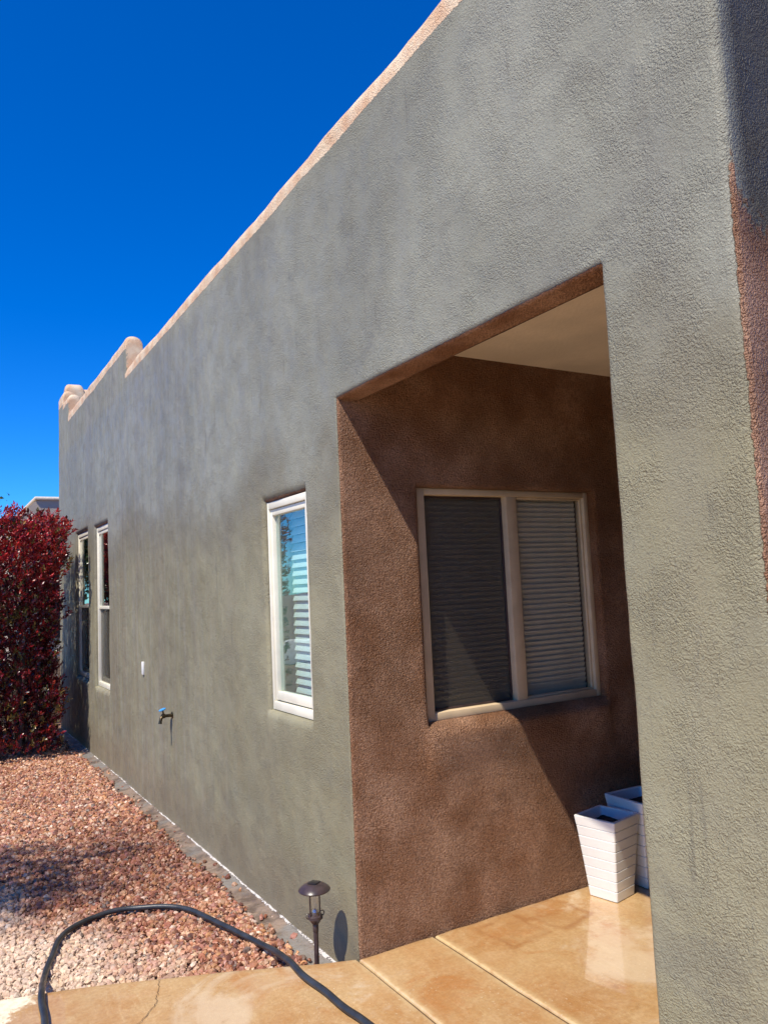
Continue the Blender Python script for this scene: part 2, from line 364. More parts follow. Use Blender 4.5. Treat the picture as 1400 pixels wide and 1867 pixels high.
def wall(name, U, V, holes, rU, place, mat, coat, parent, step=0.045, seed=0.0, damp=None):
    """undulating plastered wall sheet with rounded openings and reveals"""
    us, vs = [], []
    ks = (0, .04, .12, .25, .45, .7, 1.0, 1.3)
    for h in holes:
        for q, sg, r in ((h['u0'], -1, h['r'][0]), (h['u1'], 1, h['r'][1])): us += [q + sg * r * k for k in ks]
        for q, sg, r in ((h['v0'], -1, h['r'][2]), (h['v1'], 1, h['r'][3])): vs += [q + sg * r * k for k in ks]
    if rU[0]: us += [U[0] + rU[0] * k for k in ks]
    if rU[1]: us += [U[1] - rU[1] * k for k in ks]
    vs += coat.get('z', [])
    ul = lines(U[0], U[1], step, us); vl = lines(V[0], V[1], step, vs)
    def arc(t): return 1 - math.sqrt(max(0.0, 1 - (1 - t) ** 2))
    def depth(u, v):
        D = 0.0; who = None
        for h in holes:
            ru = h['r'][0] if u < h['u0'] + 1e-6 else h['r'][1]; rv = h['r'][2] if v < h['v0'] + 1e-6 else h['r'][3]
            du = max(h['u0'] - u, u - h['u1'], 0.0) / ru; dv = max(h['v0'] - v, v - h['v1'], 0.0) / rv
            if du < 1e-4 and dv < 1e-4:
                onu = min(abs(u - h['u0']), abs(u - h['u1'])) < 1e-4; onv = min(abs(v - h['v0']), abs(v - h['v1'])) < 1e-4
                r = (ru + rv) / 2 if (onu and onv) else (ru if onu else rv)
            else: r = (ru * du + rv * dv) / (du + dv)
            t = math.hypot(du, dv)
            if t < 1 and r * arc(t) >= D: D = r * arc(t); who = (h, t, 'top' if dv > du and v > h['v1'] - 1e-4 else ('bot' if dv > du else 'side'))
        if rU[0] and u - U[0] < rU[0]:
            q = rU[0] * arc((u - U[0]) / rU[0])
            if q > D: D = q; who = ('end', (u - U[0]) / rU[0], 0)
        if rU[1] and U[1] - u < rU[1]:
            q = rU[1] * arc((U[1] - u) / rU[1])
            if q > D: D = q; who = ('end', (U[1] - u) / rU[1], 0)
        return D, who
    Vt, F, CO = [], [], []; idx = {}
    def vert(u, v, d, c):
        for h in holes:
            if h.get('bulge'):
                e = max(0.0, min(1.0, (u - h['u0'] + 0.06) / 0.10)) * max(0.0, min(1.0, (h['u1'] + 0.06 - u) / 0.10))
                d -= h['bulge'] * e * e * (3 - 2 * e) * math.exp(-((v - h['v0'] + 0.055) / (0.045 if v > h['v0'] - 0.055 else 0.15)) ** 2)
        tp = max(0.0, min(1.0, (u - U[0]) / 0.12)); tp = min(tp, abs(u - YC) / 0.10) if seed == 0.0 else tp
        Vt.append(place(u, v, d + und(u, v, seed) * tp)); CO.append(c); return len(Vt) - 1
    for i, u in enumerate(ul):
        for j, v in enumerate(vl):
            if any(h['u0'] + 1e-5 < u < h['u1'] - 1e-5 and h['v0'] + 1e-5 < v < h['v1'] - 1e-5 for h in holes): continue
            D, who = depth(u, v); idx[i, j] = vert(u, v, D, coat['f'](u, v, D, who))
    for i in range(len(ul) - 1):
        for j in range(len(vl) - 1):
            uc = (ul[i] + ul[i + 1]) / 2; vc = (vl[j] + vl[j + 1]) / 2
            if any(h['u0'] < uc < h['u1'] and h['v0'] < vc < h['v1'] for h in holes): continue
            F.append((idx[i, j], idx[i + 1, j], idx[i + 1, j + 1], idx[i, j + 1]))
    for h in holes:
        for side in ('u0', 'u1', 'v0', 'v1'):
            if side in h.get('open', ()): continue
            isu = side[0] == 'u'; k0 = h[side]
            LL = [(i, j) for i, u in enumerate(ul) for j, v in enumerate(vl) if (abs((u if isu else v) - k0) < 1e-5) and (h['v0'] - 1e-5 <= v <= h['v1'] + 1e-5) and (h['u0'] - 1e-5 <= u <= h['u1'] + 1e-5)]
            LL.sort(key=lambda q: q[1] if isu else q[0])
            rows = [[idx[q] for q in LL]]
            for w in (0.25, 1.0):
                row = []
                for (i, j) in LL:
                    D0 = depth(ul[i], vl[j])[0]; D = D0 + (h['depth'] - D0) * w
                    row.append(vert(ul[i], vl[j], D, h['coat'][0] if side == 'v1' else (h['coat'][2] if side == 'v0' else h['coat'][1])))
                rows.append(row)
            for A, B in zip(rows, rows[1:]):
                for k in range(len(A) - 1): F.append((A[k], A[k + 1], B[k + 1], B[k]))
    me = bpy.data.meshes.new(name); me.from_pydata(Vt, [], F); me.update()
    a = me.attributes.new('coat', 'FLOAT', 'POINT'); a.data.foreach_set('value', np.asarray(CO, dtype=np.float32))
    if damp:
        a = me.attributes.new('damp', 'FLOAT', 'POINT'); a.data.foreach_set('value', np.asarray([damp(*q) for q in Vt], dtype=np.float32))
    bm = bmesh.new(); bm.from_mesh(me); bmesh.ops.recalc_face_normals(bm, faces=bm.faces); bm.to_mesh(me); bm.free()
    me.materials.append(mat); me.shade_smooth(); me.set_sharp_from_angle(angle=R(60))
    return link(name, me, parent)

# ------------------------------------------------------------------ setting: ground, pavement
YC, YR, ZO, XI = 3.158, 1.514, 2.478, 0.12
ZG = -0.13
g = MB()
def sheet(x0, x1, y0, y1, z, nx, ny, f=None):
    vs = [[g.b.verts.new((x0 + (x1 - x0) * i / nx, y0 + (y1 - y0) * j / ny, z)) for j in range(ny + 1)] for i in range(nx + 1)]
    for i in range(nx):
        for j in range(ny): g.b.faces.new((vs[i][j], vs[i + 1][j], vs[i + 1][j + 1], vs[i][j + 1]))
sheet(-400, 400, -400, 400, ZG - 0.01, 8, 8)
tag(g.build('ground', M_GD), kind='structure')

def slab(name, outline_fn, X, Y, step, stain=None, z1=0.0, edges=(1, 1, 1, 1), lips=(0, 0), soft=0.010):
    """slab top as a grid with tooled, rounded edges; outline_fn gives the far y for an x"""
    ks = [0, .15, .4, .7, 1.0]
    us = lines(X[0], X[1], step, [X[0] + soft * k for k in ks] + [X[1] - soft * k for k in ks] + [X[1] - 0.03, X[0] + 0.03])
    V, F, ST, LI = [], [], [], []
    ny = max(2, int((Y[1] - Y[0]) / step)); tt = [i / ny for i in range(ny + 1)]
    def row(u):
        yf = outline_fn(u); L = yf - Y[0]
        ys = [Y[0] + L * t for t in tt if t * L < L - 0.05] + [yf - 0.035, yf - soft, yf - soft * .5, yf - soft * .2, yf]
        return ys
    n = min(len(row(u)) for u in us)
    grid = []
    for u in us:
        yf = outline_fn(u); L = yf - Y[0] - 0.05; m = n - 5
        ys = [Y[0] + L * k / m for k in range(m)] + [yf - 0.035, yf - soft, yf - soft * .5, yf - soft * .2, yf]
        col = []
        for y in ys:
            d = min(u - X[0] if edges[0] else 9, X[1] - u if edges[1] else 9, yf - y if edges[3] else 9)
            t = min(1, d / soft); dz = -soft * (1 - math.sqrt(max(0, 1 - (1 - t) ** 2)))
            z = z1 + dz + 0.0022 * noise.noise(Vector((u * 1.7, y * 1.7, 0.3)))
            dx = 0.0035 * noise.noise(Vector((u * 3, y * 5.0, 5.5)))
            V.append((u + dx, y + 0.006 * noise.noise(Vector((u * 9, 1.0, 2.2))) * (1 if y > yf - .04 else 0), z))
            ST.append(stain(u, y) if stain else 0.0)
            li = 0.0
            if lips[0] and u - X[0] < 0.035: li = 1 - (u - X[0]) / 0.035
            if lips[1] and X[1] - u < 0.035: li = max(li, 1 - (X[1] - u) / 0.035)
            LI.append(li); col.append(len(V) - 1)
        grid.append(col)
    for A, B in zip(grid, grid[1:]):
        for k in range(len(A) - 1): F.append((A[k], B[k], B[k + 1], A[k + 1]))
    def skirt(L, dx=0, dy=0):
        low = []
        for i in L:
            V.append((V[i][0] + dx, V[i][1] + dy, z1 - 0.16)); ST.append(0); LI.append(0); low.append(len(V) - 1)
        for a in range(len(L) - 1): F.append((L[a], L[a + 1], low[a + 1], low[a]))
    skirt(grid[0]); skirt(grid[-1]); skirt([c[-1] for c in grid]); skirt([c[0] for c in grid])
    o = mesh_from(name, V, F, M_CO, smooth=50, attrs={'stain': ST, 'lip': LI})
    bm = bmesh.new(); bm.from_mesh(o.data); bmesh.ops.recalc_face_normals(bm, faces=bm.faces); bm.to_mesh(o.data); bm.free()
    return tag(o, kind='structure')
EDGE = [(-9, 4.6), (-4, 4.15), (-2, 3.86), (-1.361, 3.719), (-1.052, 3.62), (-0.778, 3.50), (-0.48, 3.375), (-0.128, 3.20), (0.0, 3.15)]
def edge_y(x):
    for (a, b), (c, d) in zip(EDGE, EDGE[1:]):
        if a <= x <= c: return b + (d - b) * (x - a) / (c - a)
    return EDGE[-1][1]
def ring(px, py, cx, cy, hx, hy, rot, w):
    c, s = math.cos(rot), math.sin(rot); x = (px - cx) * c + (py - cy) * s; y = -(px - cx) * s + (py - cy) * c
    n = 0.03 * noise.noise(Vector((px * 9, py * 9, 0))); qx, qy = abs(x) - hx, abs(y) - hy
    d = max(qx, qy) + n
    return max(0.0, 1 - abs(d) / w) * (0.55 + 0.9 * max(0, noise.noise(Vector((px * 6, py * 6, 4))) + 0.3)) + (0.22 if d < 0 else 0) * (0.6 + noise.noise(Vector((px * 14, py * 14, 8))))
def stain_c(x, y):
    v = ring(x, y, 0.98, 2.99, 0.12, 0.13, 0.25, 0.022) + 0.8 * ring(x, y, 0.70, 2.98, 0.11, 0.12, 0.1, 0.018)
    v += 0.5 * max(0, 1 - abs(y - (3.03 - 0.25 * (x - 0.8)) + 0.03 * noise.noise(Vector((x * 7, y * 7, 1)))) / 0.02) * (1 if 0.72 < x < 1.0 else 0)
    v += 0.30 * max(0.0, noise.noise(Vector((x * 2.2, y * 3.5, 7.7)))) * (1 if y > 2.3 else 0)
    return max(0.0, min(1.0, v))
slab('pavement', edge_y, (-9.0, -0.014), (-8.0, 3.7), 0.12, lips=(0, 1))
slab('pavement', lambda u: YC - 0.012, (-0.004, 0.374), (-8.0, YC - 0.012), 0.06, stain=lambda x, y: 0.25 * max(0, noise.noise(Vector((x * 3, y * 3, 2)))), lips=(1, 1))
slab('pavement', lambda u: YC - 0.012, (0.386, 3.6), (0.8, YC - 0.012), 0.014, stain=stain_c, lips=(1, 0))
def ribbon(name, pts, w, z, mat):
    V, F = [], []
    for i, p in enumerate(pts):
        a = Vector(pts[max(i - 1, 0)]); b = Vector(pts[min(i + 1, len(pts) - 1)]); d = (b - a).normalized(); n = Vector((-d.y, d.x))
        ww = w * (0.6 + 0.8 * rnd.random())
        V += [(p[0] + n.x * ww / 2, p[1] + n.y * ww / 2, z), (p[0] - n.x * ww / 2, p[1] - n.y * ww / 2, z)]
        if i: F.append((2 * i - 2, 2 * i - 1, 2 * i + 1, 2 * i))
    return mesh_from(name, V, F, mat)
def jitter(a, b, n, j): return [(a[0] + (b[0] - a[0]) * i / n + rnd.uniform(-j, j), a[1] + (b[1] - a[1]) * i / n + rnd.uniform(-j, j)) for i in range(n + 1)]
tag(ribbon('pavement_joint', jitter((-0.009, -7.9), (-0.009, 3.14), 200, 0.001), 0.022, -0.012, M_CRK), kind='structure')
tag(ribbon('pavement_joint', jitter((0.380, 0.9), (0.380, 3.14), 60, 0.001), 0.022, -0.010, M_CRK), kind='structure')
tag(ribbon('pavement_crack', jitter((-0.778, 3.485), (-0.835, 3.30), 16, 0.006) + jitter((-0.84, 3.29), (-0.93, 3.19), 9, 0.006) + jitter((-0.94, 3.18), (-1.10, 2.60), 20, 0.01), 0.0022, 0.0045, M_CRK), kind='structure')

# ------------------------------------------------------------------ the house
house = tag(empty('stucco_house', (0, 0, 0)), 'long flat roofed stucco house, freshly painted grey green over pink brown, with open corner porch', 'house')
WA = dict(bulge=0.012, u0=3.545, u1=4.10, v0=0.955, v1=2.100, r=(0.018, 0.03, 0.035, 0.045), depth=0.10, coat=(0.42, 0.9, 1.0))  # window heads get part grey coat: shade under them put into the colour
WB = dict(bulge=0.012, u0=8.38, u1=9.13, v0=0.660, v1=2.40, r=(0.018, 0.03, 0.04, 0.05), depth=0.10, coat=(0.35, 0.9, 1.0))
WC = dict(bulge=0.012, u0=9.50, u1=10.34, v0=0.690, v1=2.42, r=(0.018, 0.03, 0.04, 0.05), depth=0.10, coat=(0.35, 0.9, 1.0))
PO = dict(u0=YR, u1=YC, v0=-0.5, v1=ZO, r=(0.022, 0.020, 0.05, 0.022), depth=XI, coat=(0.0, 0.0, 0.0), open=('u1', 'v0'))
ZB = 3.60
def coat_main(u, v, D, who):
    if who is None: return 1.0
    h, t, s = who
    if h == 'end':
        b = 0.85 if t > 0.45 else t / 0.45 * 0.75
        return b + (1 - b) * max(0.0, min(1.0, (v - 2.52 + 0.15 * noise.noise(Vector((v * 8, 0, 0)))) / 0.12))
    if h is PO: return 1.0 if t > 0.55 else max(0.0, (t - 0.15) / 0.40)
    if s == 'top': return min(1.0, t / 0.6)
    return 1.0
wall('wall', (1.09, 11.68), (-0.14, ZB), [WA, WB, WC, PO], (0.024, 0.0), lambda u, v, d: (d, u, v), M_ST, dict(f=coat_main), house)

# parapet sections with rounded tops
def parapet(name, y0, y1, z0, r, zlow, grey, ends=(0, 0), x0=0.0, axis='y', seed=0.0):
    ys = lines(y0, y1, 0.05, [y0 + 0.05 * k for k in (0, .05, .15, .3, .6, 1)] * (1 if ends[0] else 0) + [y1 - 0.05 * k for k in (0, .05, .15, .3, .6, 1)] * (1 if ends[1] else 0))
    zs = lines(zlow, z0, 0.045, [grey - 0.012, grey + 0.012])
    V, F, CO = [], [], []; rings = []
    for y in ys:
        e = 0.0
        if ends[0]: t = min(1, (y - y0) / 0.05); e = max(e, 1 - math.sqrt(max(0, 1 - (1 - t) ** 2)))
        if ends[1]: t = min(1, (y1 - y) / 0.05); e = max(e, 1 - math.sqrt(max(0, 1 - (1 - t) ** 2)))
        zz = z0 - e * 0.045; zc = [min(z, zz - 0.0015 * (len(zs) - i)) for i, z in enumerate(zs)]; prof = [(0.0, z) for z in zc[:-1]] + [(0.0, zz)]
        for k in range(1, 13):
            a = math.pi * k / 12; rr = r
            prof.append((rr - rr * math.cos(a), zz + rr * math.sin(a) * (0.95 - 0.35 * e)))
        prof += [(2 * r, z) for z in zc[:-1][::-1]]
        ring_ = []
        for (x, z) in prof:
            if axis == 'y':
                w = und(y, z) if x < 1e-6 else 0.009 * noise.noise(Vector((y * 2.1, z * 2, x * 5 + seed))) + 0.004 * noise.noise(Vector((y * 9, z * 7, x * 9 + seed)))
                if x < 1e-6: f = max(0, min(1, (z - zlow) / 0.12)) * 0.006 * noise.noise(Vector((y * 3, z * 3, 5 + seed))); w += f
                wz = 0.0045 * noise.noise(Vector((y * 1.3, 4.0, seed))) if z > zlow + .1 else 0
                inset = 0.008 * e * (1 if x < r else -1) if z > zlow + 0.05 else 0
                V.append((x0 + x + w + inset, y, z + wz))
            else:
                V.append((y, x0 + x + 0.008 * noise.noise(Vector((y * 3, z * 3, 2))), z + 0.015 * noise.noise(Vector((y * 1.3, 4.0, seed)))))
            gz = grey + 0.008 * noise.noise(Vector((y * 4, 0, 0)))
            CO.append(1.0 if (x < 1e-6 and z < gz) else 0.0); ring_.append(len(V) - 1)
        rings.append(ring_)
    for A, B in zip(rings, rings[1:]):
        for k in range(len(A) - 1): F.append((A[k], A[k + 1], B[k + 1], B[k]))
    for rg in (rings[0], rings[-1]):
        n_ = len(rg); b_ = len(V); V += [V[i] for i in rg]; CO += [0.45 * CO[i] for i in rg]; rg = list(range(b_, b_ + n_))
        for k in range((n_ - 1) // 2):
            q = (rg[k], rg[k + 1], rg[n_ - 2 - k], rg[n_ - 1 - k])
            F.append(q if len(set(q)) == 4 else (rg[k], rg[k + 1], rg[n_ - 1 - k]))
    o = mesh_from(name, V, F, M_ST, house, attrs={'coat': CO})
    bm = bmesh.new(); bm.from_mesh(o.data)
    for f in [f for f in bm.faces if len(f.verts) > 4]:
        bmesh.ops.poke(bm, faces=[f])
    bmesh.ops.recalc_face_normals(bm, faces=bm.faces); bm.to_mesh(o.data); bm.free()
    o.data.shade_smooth(); o.data.set_sharp_from_angle(angle=R(50)); return o
parapet('parapet', 1.09, 7.46, 3.725, 0.10, ZB, 3.680, seed=1)
parapet('parapet', 7.44, 10.86, 4.03, 0.085, ZB, 3.965, ends=(1, 0), seed=2)
parapet('parapet', 10.84, 11.30, 4.27, 0.085, ZB, 4.22, ends=(1, 0), seed=3)
parapet('parapet', 11.28, 11.68, 4.42, 0.085, ZB, 4.30, ends=(1, 1), seed=4)
parapet('parapet', 0.06, 0.30, 4.55, 0.10, 4.0, 3.0, ends=(1, 1), x0=11.42, axis='x', seed=5)
parapet('parapet', 0.24, 6.0, 4.51, 0.09, 4.0, 3.0, ends=(0, 0), x0=11.44, axis='x', seed=6)
# return wall at the near corner: brown, oversprayed with grey high up
def coat_ret(u, v, D, who):
    lim = 2.42 + 0.12 * max(0, 0.09 - u) / 0.09
    return max(0.0, min(1.0, 0.5 + (v - lim) / 0.34))
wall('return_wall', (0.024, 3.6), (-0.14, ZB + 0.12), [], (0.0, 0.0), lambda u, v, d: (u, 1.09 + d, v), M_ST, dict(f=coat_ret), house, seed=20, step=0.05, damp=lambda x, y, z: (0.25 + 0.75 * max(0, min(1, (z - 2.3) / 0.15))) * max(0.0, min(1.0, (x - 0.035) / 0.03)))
# porch wall with its window
WP = dict(u0=0.432, u1=1.600, v0=0.943, v1=2.078, bulge=0.030, r=(0.030, 0.025, 0.060, 0.022), depth=0.10, coat=(0, 0, 0))
wall('porch_wall', (0.020, 3.6), (-0.14, 2.80), [WP], (0, 0), lambda u, v, d: (u, YC + d, v), M_ST, dict(f=lambda *a: 0.0), house, seed=40)
m = MB(); m.box(XI, 3.5, 1.16, YC - 0.0, 2.76, 2.80); m.build('porch_ceiling', M_CE, house)
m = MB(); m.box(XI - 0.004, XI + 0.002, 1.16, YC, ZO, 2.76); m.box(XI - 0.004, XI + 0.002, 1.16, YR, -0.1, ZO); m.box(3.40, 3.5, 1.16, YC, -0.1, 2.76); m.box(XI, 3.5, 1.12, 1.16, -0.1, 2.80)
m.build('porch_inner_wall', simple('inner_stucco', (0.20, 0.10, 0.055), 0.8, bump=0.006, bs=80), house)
m = MB(); m.box(0.17, 6.0, 1.10, 11.44, 3.56, 3.66); m.build('roof', M_RF, house)
m = MB(); m.box(6.0, 6.1, 1.1, 11.66, -0.1, 4.45); m.box(0.02, 6.0, 11.62, 11.66, -0.1, 4.3); m.box(3.6, 6.0, 1.1, 1.2, -0.1, 3.7); m.build('rear_wall', M_NB, house)
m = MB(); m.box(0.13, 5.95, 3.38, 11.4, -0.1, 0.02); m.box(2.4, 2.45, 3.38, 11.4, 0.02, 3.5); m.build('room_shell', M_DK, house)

def slats(mb, a0, a1, z0, z1, plane, axis, pitch=0.028, tilt=0.9, w=0.026):
    n = int((z1 - z0) / pitch)
    for i in range(n):
        z = z1 - (i + 0.5) * pitch + rnd.uniform(-.0012, .0012); dz = w / 2 * math.sin(tilt); dd = w / 2 * math.cos(tilt); th = 0.0012
        pr = [(-dd, -dz), (0, 0.0022), (dd, dz)]  # slightly crowned
        vs = []
        for a in (a0, a1):
            for (d, q) in pr:
                for s_ in (0, th):
                    p = (plane + d, a, z + q + s_) if axis == 'x' else (a, plane + d, z + q + s_)
                    vs.append(mb.b.verts.new(p))
        def f(*k): mb.b.faces.new([vs[t] for t in k])
        f(0, 2, 8, 6); f(2, 4, 10, 8); f(1, 7, 9, 3); f(3, 9, 11, 5); f(0, 6, 7, 1); f(4, 5, 11, 10)
    return mb

def frame_rect(mb, a0, a1, z0, z1, d0, d1, w, axis, bev=0.003):
    ws = w if isinstance(w, (tuple, list)) else (w, w, w, w)   # a0 side, a1 side, bottom, top
    def bx(p0, p1, q0, q1):
        if axis == 'x': mb.box(d0, d1, p0, p1, q0, q1, bev)
        else: mb.box(p0, p1, d0, d1, q0, q1, bev)
    bx(a0, a0 + ws[0], z0, z1); bx(a1 - ws[1], a1, z0, z1); bx(a0 + ws[0] - .001, a1 - ws[1] + .001, z0 + .0007, z0 + ws[2]); bx(a0 + ws[0] - .001, a1 - ws[1] + .001, z1 - ws[3], z1 - .0007)
    return mb
# picture window A: single sash, blind half lit by the sun behind the glass
def window_a():
    a0, a1, z0, z1 = 3.548, 4.097, 0.957, 2.098
    fr = frame_rect(MB(), a0, a1, z0, z1, 0.022, 0.085, (0.040, 0.022, 0.045, 0.040), 'x', 0.004).build('window', M_FR, house)
    fr['label'] = 'narrow cream framed window with white blind, nearest the porch corner'
    frame_rect(MB(), a0 + 0.038, a1 - 0.020, z0 + 0.052, z1 - 0.042, 0.034, 0.075, (0.034, 0.024, 0.046, 0.034), 'x', 0.003).build('sash', M_FR, fr)
    m = MB(); m.box(0.055, 0.058, a0 + 0.07, a1 - 0.042, z0 + 0.09, z1 - 0.07); m.build('pane', M_GL, fr)
    m = MB(); m.box(0.086, 0.20, a1 - 0.004, a1 + 0.03, z0, z1); m.box(0.086, 0.20, a0 - 0.03, a0 + 0.004, z0, z1); m.box(0.086, 0.20, a0, a1, z1 - 0.004, z1 + 0.03); m.box(0.086, 0.20, a0, a1, z0 - 0.03, z0 + 0.004)
    m.build('inner_jamb', M_RM, fr)
    m = slats(MB(), a0 + 0.01, a1 - 0.015, z0 + 0.03, z1 - 0.05, 0.165, 'x', 0.046, 1.12, 0.050); m.box(0.145, 0.185, a0 + 0.01, a1 - 0.015, z1 - 0.05, z1 - 0.01); m.build('blind', M_BL, fr)
window_a()
def hung(a0, a1, z0, z1, zm, lab):
    fr = frame_rect(MB(), a0, a1, z0, z1, 0.030, 0.095, (0.035, 0.035, 0.05, 0.045), 'x', 0.004).build('window', M_FR, house); fr['label'] = lab
    frame_rect(MB(), a0 + 0.033, a1 - 0.033, zm - 0.02, z1 - 0.047, 0.040, 0.062, (0.028, 0.028, 0.035, 0.035), 'x').build('upper_sash', M_FR, fr)
    frame_rect(MB(), a0 + 0.033, a1 - 0.033, z0 + 0.052, zm + 0.015, 0.064, 0.088, (0.028, 0.028, 0.04, 0.03), 'x').build('lower_sash', M_FR, fr)
    m = MB(); m.box(0.052, 0.055, a0 + 0.06, a1 - 0.06, zm, z1 - 0.08); m.box(0.075, 0.078, a0 + 0.06, a1 - 0.06, z0 + 0.085, zm); m.build('pane', M_GL, fr)
    m = MB(); m.box(0.058, 0.060, a0 + 0.034, a1 - 0.034, z0 + 0.054, zm - 0.02); m.build('insect_screen', M_SC, fr)
    m = MB(); m.box(0.096, 0.22, a1 - 0.004, a1 + 0.03, z0, z1); m.box(0.096, 0.22, a0 - 0.03, a0 + 0.004, z0, z1); m.box(0.096, 0.22, a0, a1, z1 - 0.004, z1 + 0.03); m.box(0.096, 0.22, a0, a1, z0 - 0.03, z0 + 0.004)
    m.build('inner_jamb', M_DK, fr)
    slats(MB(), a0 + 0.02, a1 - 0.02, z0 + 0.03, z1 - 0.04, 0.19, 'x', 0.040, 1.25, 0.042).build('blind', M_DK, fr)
hung(8.383, 9.127, 0.662, 2.398, 1.515, 'tall cream framed sash window in full sun')
hung(9.503, 10.337, 0.692, 2.418, 1.53, 'tall cream framed sash window half shaded by the red shrub')
# porch slider
def slider():
    x0, x1, z0, z1 = 0.430, 1.602, 0.941, 2.078; Y0 = YC
    fr = frame_rect(MB(), x0, x1, z0, z1, Y0 + 0.045, Y0 + 0.115, (0.062, 0.032, 0.038, 0.034), 'y', 0.004).build('window', M_FT, house)
    fr['label'] = 'wide tan framed sliding window on the porch, dark screen over its left half'
    m = MB(); m.box(1.012, 1.082, Y0 + 0.049, Y0 + 0.100, z0 + 0.036, z1 - 0.032, 0.004); m.build('mullion', M_FT, fr)
    frame_rect(MB(), x0 + 0.061, 1.013, z0 + 0.037, z1 - 0.033, Y0 + 0.088, Y0 + 0.098, 0.012, 'y', 0.002).build('screen_frame', M_BRZ, fr)
    m = MB(); m.box(x0 + 0.070, 1.004, Y0 + 0.092, Y0 + 0.094, z0 + 0.046, z1 - 0.042); m.build('insect_screen', M_SC, fr)
    frame_rect(MB(), 1.081, x1 - 0.031, z0 + 0.037, z1 - 0.033, Y0 + 0.066, Y0 + 0.092, 0.012, 'y', 0.002).build('sash', M_FT, fr)
    m = MB(); m.box(x0 + 0.062, 1.012, Y0 + 0.099, Y0 + 0.101, z0 + 0.038, z1 - 0.034); m.box(1.092, x1 - 0.042, Y0 + 0.076, Y0 + 0.079, z0 + 0.048, z1 - 0.044); m.build('pane', M_GC, fr)
    slats(MB(), x0 + 0.03, x1 - 0.040, z0 + 0.015, z1 - 0.03, Y0 + 0.116, 'y', 0.028, -1.22, 0.0325).build('blind', M_BT, fr)
    m = MB(); m.box(x0, x1, Y0 + 0.19, Y0 + 0.20, z0, z1); m.box(x1 - 0.002, x1 + 0.02, Y0 + 0.116, Y0 + 0.19, z0, z1); m.box(x0 - 0.02, x0 + .002, Y0 + 0.116, Y0 + 0.19, z0, z1); m.build('inner_jamb', simple('jamb_tan', (0.30, 0.25, 0.2), 0.8), fr)
slider()
# outlet cover and hose bib on the long wall
m = MB(); m.box(-0.013, 0.004, 6.915, 6.965, 0.940, 1.050, 0.004); o = m.build('outlet_cover', M_WHT, house); o['label'] = 'small white weatherproof cover plate on the wall'
m = MB(); m.lathe([(0.024, 0.0), (0.026, -0.006), (0.013, -0.010), (0.012, -0.055), (0.017, -0.060), (0.017, -0.082), (0.008, -0.088)], (0.003, 6.06, 0.70), 16, 'X')
m.tube([(-0.068, 6.06, 0.70), (-0.085, 6.055, 0.688), (-0.094, 6.05, 0.662), (-0.095, 6.05, 0.648)], [0.012, 0.012, 0.012, 0.015], 12)
m.tube([(-0.066, 6.06, 0.705), (-0.072, 6.06, 0.745)], 0.006, 10)
fa = m.build('faucet', M_BRS, house); fa['label'] = 'brass garden tap with blue handle'
m = MB(); m.lathe([(0.0, 0.0), (0.022, 0.001), (0.028, 0.005), (0.028, 0.010), (0.022, 0.013), (0.012, 0.010), (0.0, 0.012)], (0, 0, 0), 10, cap=False)
m.build('faucet_handle', M_BLU, fa, matrix=Matrix.Translation((-0.072, 6.06, 0.742)) @ Matrix.Rotation(R(-18), 4, 'Y'))

# ------------------------------------------------------------------ slurry strip along the wall foot
def strip():
    V, F, W = [], [], []
    ys = np.arange(3.15, 11.6, 0.02); n = 16
    for y in ys:
        w = 0.150 + 0.035 * noise.noise(Vector((y * 2.2, 0, 0))) + 0.02 * noise.noise(Vector((y * 9, 3, 0)))
        cen = 0.40 * noise.noise(Vector((y * 1.4, 5, 5)))
        for k in range(n + 1):
            t = k / n; x = 0.012 - w * t
            V.append((x, y, ZG + 0.014 + 0.018 * (1 - t) ** 3 + 0.006 * noise.noise(Vector((x * 25, y * 25, 0))) - 0.010 * t * t))
            near = 1.0 if 0.03 < t < (0.16 + 0.06 * noise.noise(Vector((y * 5, 2, 2)))) else 0.0
            fw_ = max(0, 1 - (y - 3.1) / 3.5)
            W.append(min(1.0, (0.35 if noise.noise(Vector((y * 2.3, 11, 3))) < -0.12 else 1.0) * (0.72 + 0.55 * noise.noise(Vector((y * 3.1, 7, 7)))) * near + (0.22 + 0.44 * fw_ + 0.65 * cen) * (1 - t * 0.5)))
    m_ = n + 1
    for i in range(len(ys) - 1):
        for k in range(n): F.append((i * m_ + k, i * m_ + k + 1, (i + 1) * m_ + k + 1, (i + 1) * m_ + k))
    return tag(mesh_from('footing', V, F, M_SL, smooth=80, attrs={'white': W}), kind='structure')
strip()

